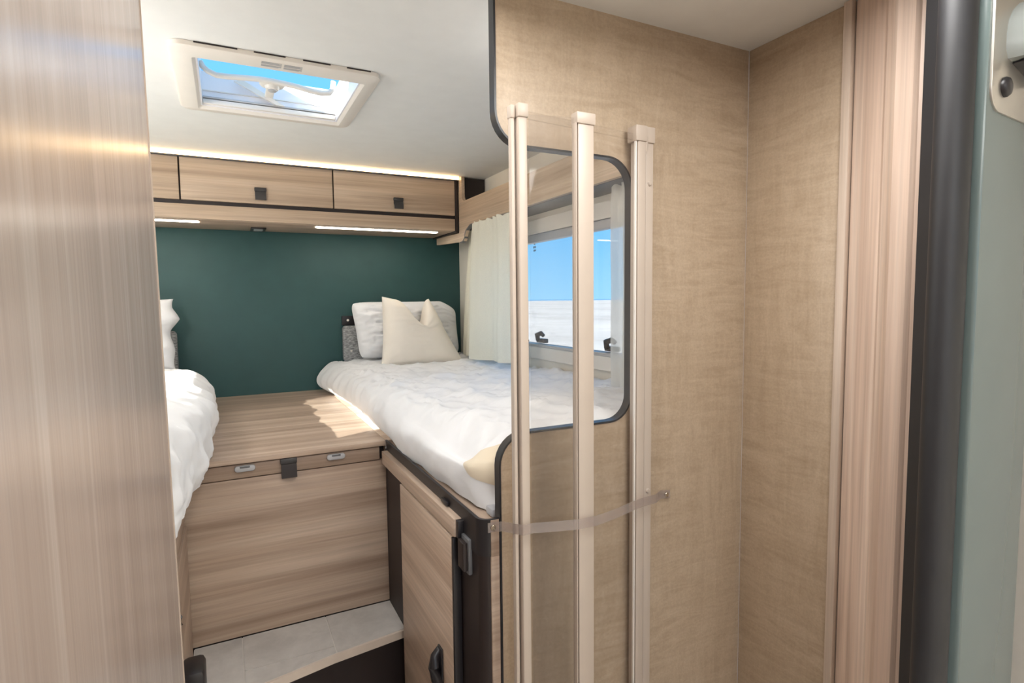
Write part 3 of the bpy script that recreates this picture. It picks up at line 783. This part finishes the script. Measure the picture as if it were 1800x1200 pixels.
def duvet(u, v):
    y = lerp(1.05, 2.86, u)
    zt, ex, ez, ax, az = table(topz, y), table(edx, y), table(edz, y), table(hx, y), table(hz, y)
    prof = [(ax, az), (lerp(ax, ex, .55), lerp(az, ez, .4)), (ex, ez), (ex-.022, lerp(ez, zt, .62)), (ex-.075, zt-.006), (ex-.16, zt+.006), (-.40, zt+.012), (-.8, zt+.01), (-1.14, zt)]
    p = spline(prof, v); x, z = p.x, p.y
    top = min(1, max(0, (v-.38)/.12))
    # bunched folds towards the pillow
    s = y*1.0 + .35*(x+.1)
    for k, (yy, hgt, wd_) in enumerate(((2.20, .016, .05), (2.31, .014, .04), (2.42, .013, .045), (2.54, .010, .04))):
        z += hgt*math.exp(-((s-yy)/wd_)**2)*(.35+.65*top)
        x += .008*math.exp(-((s-yy)/wd_)**2)*(1-top)
    q = .012*max(0, ridge(y*.5, x+y*.15, 8, 2.2)-.55) + wr(x, y, 7, .008)
    z += q*(.3+.7*top)
    x += (1-top)*(wr(y, z, 10, .016) + .006*math.sin(y*31+z*20)*min(1, max(0, (v-.02)*8)))
    return (x, y, z)
m = MB(); m.grid(duvet, 200, 90); m.build('duvet', 'duvet', lbd, smooth=180)

# ------------------------------------------------------------------ head pads and socket on the rear wall
def head_pad(x0, x1, label):
    t = thing('head_pad', label, 'head pad', ((x0+x1)/2, 2.93, -.30))
    m = MB(); m.prism(rrect(x0, x1, -.305, -.122, .018, 6), 2.905, 2.9435, 'y', .006); m.build('pad', 'grey_fabric', t, smooth=40)
    return t
hp_ = head_pad(.520, .86, 'grey melange fabric head pad behind the white pillow on the right bed')
m = MB(); m.lathe((.557, 2.9052, -.248), [(.0055, 0), (.0055, .002), (.003, .003)], (0, -1, 0), 14); m.build('button', 'white_plastic', hp_, smooth=40)
head_pad(-.55, -.200, 'grey melange fabric head pad on the wall above the left bed')
so = thing('wall_socket', 'small black socket plate with a white dot above the right head pad', 'socket', (.55, 2.94, -.12))
m = MB(); m.prism(rrect(.520, .585, -.1195, -.072, .004, 3), 2.93, 2.9445, 'y', .002); m.build('plate', 'black', so)
m = MB(); m.lathe((.549, 2.9300, -.094), [(.0062, 0), (.0062, .002), (.003, .003)], (0, -1, 0), 14); m.build('white_button', 'white_plastic', so, smooth=40)

# ------------------------------------------------------------------ curtains
def curtain(name, y_top, y_bot, z_top, z_bot, x0, amp, freq, mat, label, seed=0.0, wrap=False):
    m = MB()
    def fn(u, v):
        yt, yb = lerp(*y_top, u), lerp(*y_bot, u)
        t = v; y = lerp(yt, yb, t**.7)
        z = lerp(z_top(u), z_bot(u), t)
        ph = 2*math.pi*(freq*u + .18*math.sin(5*u+seed)) + seed
        a = amp*(.55 + .65*t)
        x = x0 + a*math.sin(ph) + .35*a*math.sin(2.3*ph+1.1) + .004*noise.noise(Vector((u*9, t*3, seed)))
        if t < .09:                                            # gathered header with a ruffle
            x += .006*math.sin(2*math.pi*freq*3.1*u+seed)*(1-t/.09); z += .004*math.sin(2*math.pi*freq*2.7*u)
        y += .25*a*math.cos(ph)
        if wrap:
            k = min(1, max(0, (u-.66)/.10)); x += .082*k*k*(3-2*k); z -= .012*k*(1-t)
        return (x, y, z)
    m.grid(fn, 160, 50)
    return tag(m.build(name, mat, smooth=180), label, 'curtain')
curtain('curtain', (2.00, 2.60), (1.98, 2.74), lambda u: .338 + .014*u, lambda u: -.252 - .030*u, 1.003, .0145, 3.4, 'curtain', 'cream gathered curtain beside the pillows at the far end of the window', .8, True)
curtain('curtain', (1.12, 1.45), (1.14, 1.43), lambda u: .348, lambda u: -.276, 1.084, .012, 3.2, 'curtain_thin', 'sheer pale curtain at the near end of the window, behind the screen', 2.2)

curtain('curtain', (1.045, 1.22), (1.045, 1.22), lambda u: .36, lambda u: -.26, -1.115, .012, 3.4, 'curtain', 'cream curtain at the near end of the left window, behind the wardrobe', 3.1)
curtain('curtain', (2.02, 2.56), (2.02, 2.56), lambda u: .36, lambda u: -.26, -1.115, .012, 4.4, 'curtain', 'cream curtain at the far end of the left window, beside the left pillow', 4.4)
# ------------------------------------------------------------------ folding shower screen
ss = thing('folding_shower_screen', 'folded clear shower screen with three cream uprights before the beige partition', 'shower screen', (.65, .95, FL))
ZB = FL + .03
# hinge upright screwed to the partition: jamb profile and hinged stile with a shared cap
h1 = box('wall_upright', .811, .832, .966, .9985, ZB, .345, 'rail', ss, bev=.002)
box('end_cap', .809, .8335, .962, .9988, .329, .362, 'rail', h1, bev=.002)
for z in (.245, -.427, -1.05):
    m = MB(); m.lathe((.8215, .966, z), [(.0052, 0), (.0052, .0015), (.0035, .003)], (0, -1, 0), 16); m.build('screw_cover', 'rail', h1, smooth=40)
h2 = box('hinge_upright', .7855, .8065, .960, .985, ZB, .345, 'rail', ss, bev=.002)
box('end_cap', .7785, .8085, .957, .988, .329, .3615, 'rail', h2, bev=.002)
m = MB(); m.tube([(.8088, .962, .34), (.8088, .962, .315), (.8088, .964, .305)], [.0035, .0035, .001], 8); m.build('hinge_pin', 'rail', h2, smooth=60)
# far upright with its double profile
h3 = box('fold_upright', .4835, .5010, .922, .945, ZB, .335, 'rail', ss, bev=.0025)
box('end_cap', .4820, .5030, .919, .948, .3275, .3525, 'rail', h3, bev=.003)
h4 = box('fold_upright', .4725, .4805, .931, .945, ZB, .335, 'rail', ss, bev=.003)
box('end_cap', .4712, .4812, .929, .947, .3265, .3505, 'rail', h4, bev=.003)
# middle upright on the free edge of the front panel
h5 = box('closing_upright', .5895, .6245, .890, .905, ZB, .335, 'rail', ss, bev=.002)
box('end_cap', .5855, .6265, .887, .908, .3205, .3415, 'rail', h5, bev=.002)
box('magnet_strip', .5848, .5868, .890, .904, ZB, .322, 'rail', h5, bev=.0005)
def slab(name, p, q, z0, z1, t, mat, parent):
    p, q = Vector(p), Vector(q); d = (q-p).normalized(); nn = Vector((-d.y, d.x))*t/2
    return prism(name, [tuple(p+nn), tuple(q+nn), tuple(q-nn), tuple(p-nn)], z0, z1, 'z', mat, parent, smooth=0)
slab('clear_panel', (.4805, .937), (.784, .968), ZB+.01, .332, .003, 'acrylic', ss)
slab('clear_panel', (.5020, .918), (.5845, .899), ZB+.01, .332, .003, 'acrylic', ss)
m = MB()
for p, q in (((.5035, .9395), (.776, .9685)),):
    p, q = Vector(p), Vector(q); d = (q-p).normalized(); nn = Vector((-d.y, d.x))*.003
    m.prism([tuple(p+nn), tuple(q+nn), tuple(q-nn), tuple(p-nn)], .332, .345, 'z')
m.build('top_seal', 'acrylic', ss, smooth=0)
m = MB(); m.box(.7805, .7830, .961, .968, ZB, .330, .0006); m.build('panel_edge', 'white_plastic', h2)  # shine on the clear panel's edge, painted as a white strip

# clear strap that holds the folded screen against the partition
sp_ = thing('retaining_strap', 'clear vinyl strap with metal snaps holding the folded shower screen', 'strap', (.65, .92, -.47))
pth = [(.444, .9945, -.4495), (.455, .9935, -.4495), (.466, .975, -.443), (.470, .935, -.434), (.480, .914, -.4315), (.500, .9105, -.4300), (.54, .895, -.4290), (.582, .8815, -.4282), (.622, .8810, -.4288), (.66, .893, -.4315), (.70, .908, -.4345), (.752, .930, -.4385), (.79, .9445, -.4415), (.835, .9550, -.4450), (.865, .978, -.4515), (.885, .9955, -.4565), (.915, .9965, -.4595)]
m = MB(); v = []; f = []
for i, p in enumerate(pth):
    a, b = Vector(pth[max(0, i-1)]), Vector(pth[min(len(pth)-1, i+1)]); d = (b-a).normalized(); nn = Vector((d.y, -d.x, 0)).normalized()*.0006
    hh = .0098
    for s, zz in ((1, -hh), (1, hh), (-1, hh), (-1, -hh)): v.append(Vector(p) + nn*s + Vector((0, 0, zz)))
for i in range(len(pth)-1):
    for k in range(4): f.append((i*4+k, i*4+(k+1) % 4, (i+1)*4+(k+1) % 4, (i+1)*4+k))
f += [(0, 1, 2, 3), tuple(4*(len(pth)-1)+k for k in range(4))]
m.add(v, f); m.build('band', 'strap', sp_, smooth=40)
for c in ((.4545, .9925, -.4495), (.9035, .9950, -.4585)):
    m = MB(); m.lathe(c, [(.0058, 0), (.0058, .002), (.0045, .0032), (.0030, .0032), (.0026, .0022)], (0, -1, 0), 20); m.build('snap', 'nickel', sp_, smooth=35)

# ------------------------------------------------------------------ unseen lamps added as fill light, above and behind the lens and over the beds
for label, x0, x1, y0, y1 in (('added square fill lamp above the living area', -.22, .62, -1.32, -.48), ('added square fill lamp left of the living area', -.92, -.28, -1.52, -.88), ('small added fill lamp inside the shower, above the lens', .59, .85, .31, .57), ('added oblong fill lamp above the corridor before the beds', .10, .42, .48, 1.00)):
    t = thing('ceiling_fill_lamp', label, 'added fill lamp', ((x0+x1)/2, (y0+y1)/2, .56))
    ring_plate(rrect(x0, x1, y0, y1, .02), rrect(x0+.015, x1-.015, y0+.015, y1-.015, .012), .562, .5915).build('frame', 'white_plastic', t)
    box('diffuser', x0+.016, x1-.016, y0+.016, y1-.016, .566, .572, 'lamp_fill', t, bev=0)
for label, x, y, gm_ in (('unseen white globe added as fill light above the right-hand bed', .70, 1.11, 'globe_fill'), ('unseen white globe added as fill light above the left-hand bed', -.55, 1.52, 'globe_fill_bright')):  # hidden globes added to brighten the bedroom
    t = thing('globe_fill_lamp', label, 'added fill lamp', (x, y, .41))
    zg = .47 if gm_ == 'globe_fill' else .38
    m = MB(); m.lathe((x, y, zg), [(.004, -.058), (.03, -.05), (.05, -.03), (.058, 0), (.05, .03), (.03, .05), (.02, .055)], (0, 0, 1), 24); m.build('globe', gm_, t, smooth=180)
    m = MB(); m.lathe((x, y, zg+.055), [(.021, 0), (.021, .02), (.012, .03), (.012, .5215-zg), (.05, .5265-zg), (.05, .5365-zg)], (0, 0, 1), 24); m.build('mount', 'white_plastic', t, smooth=40)
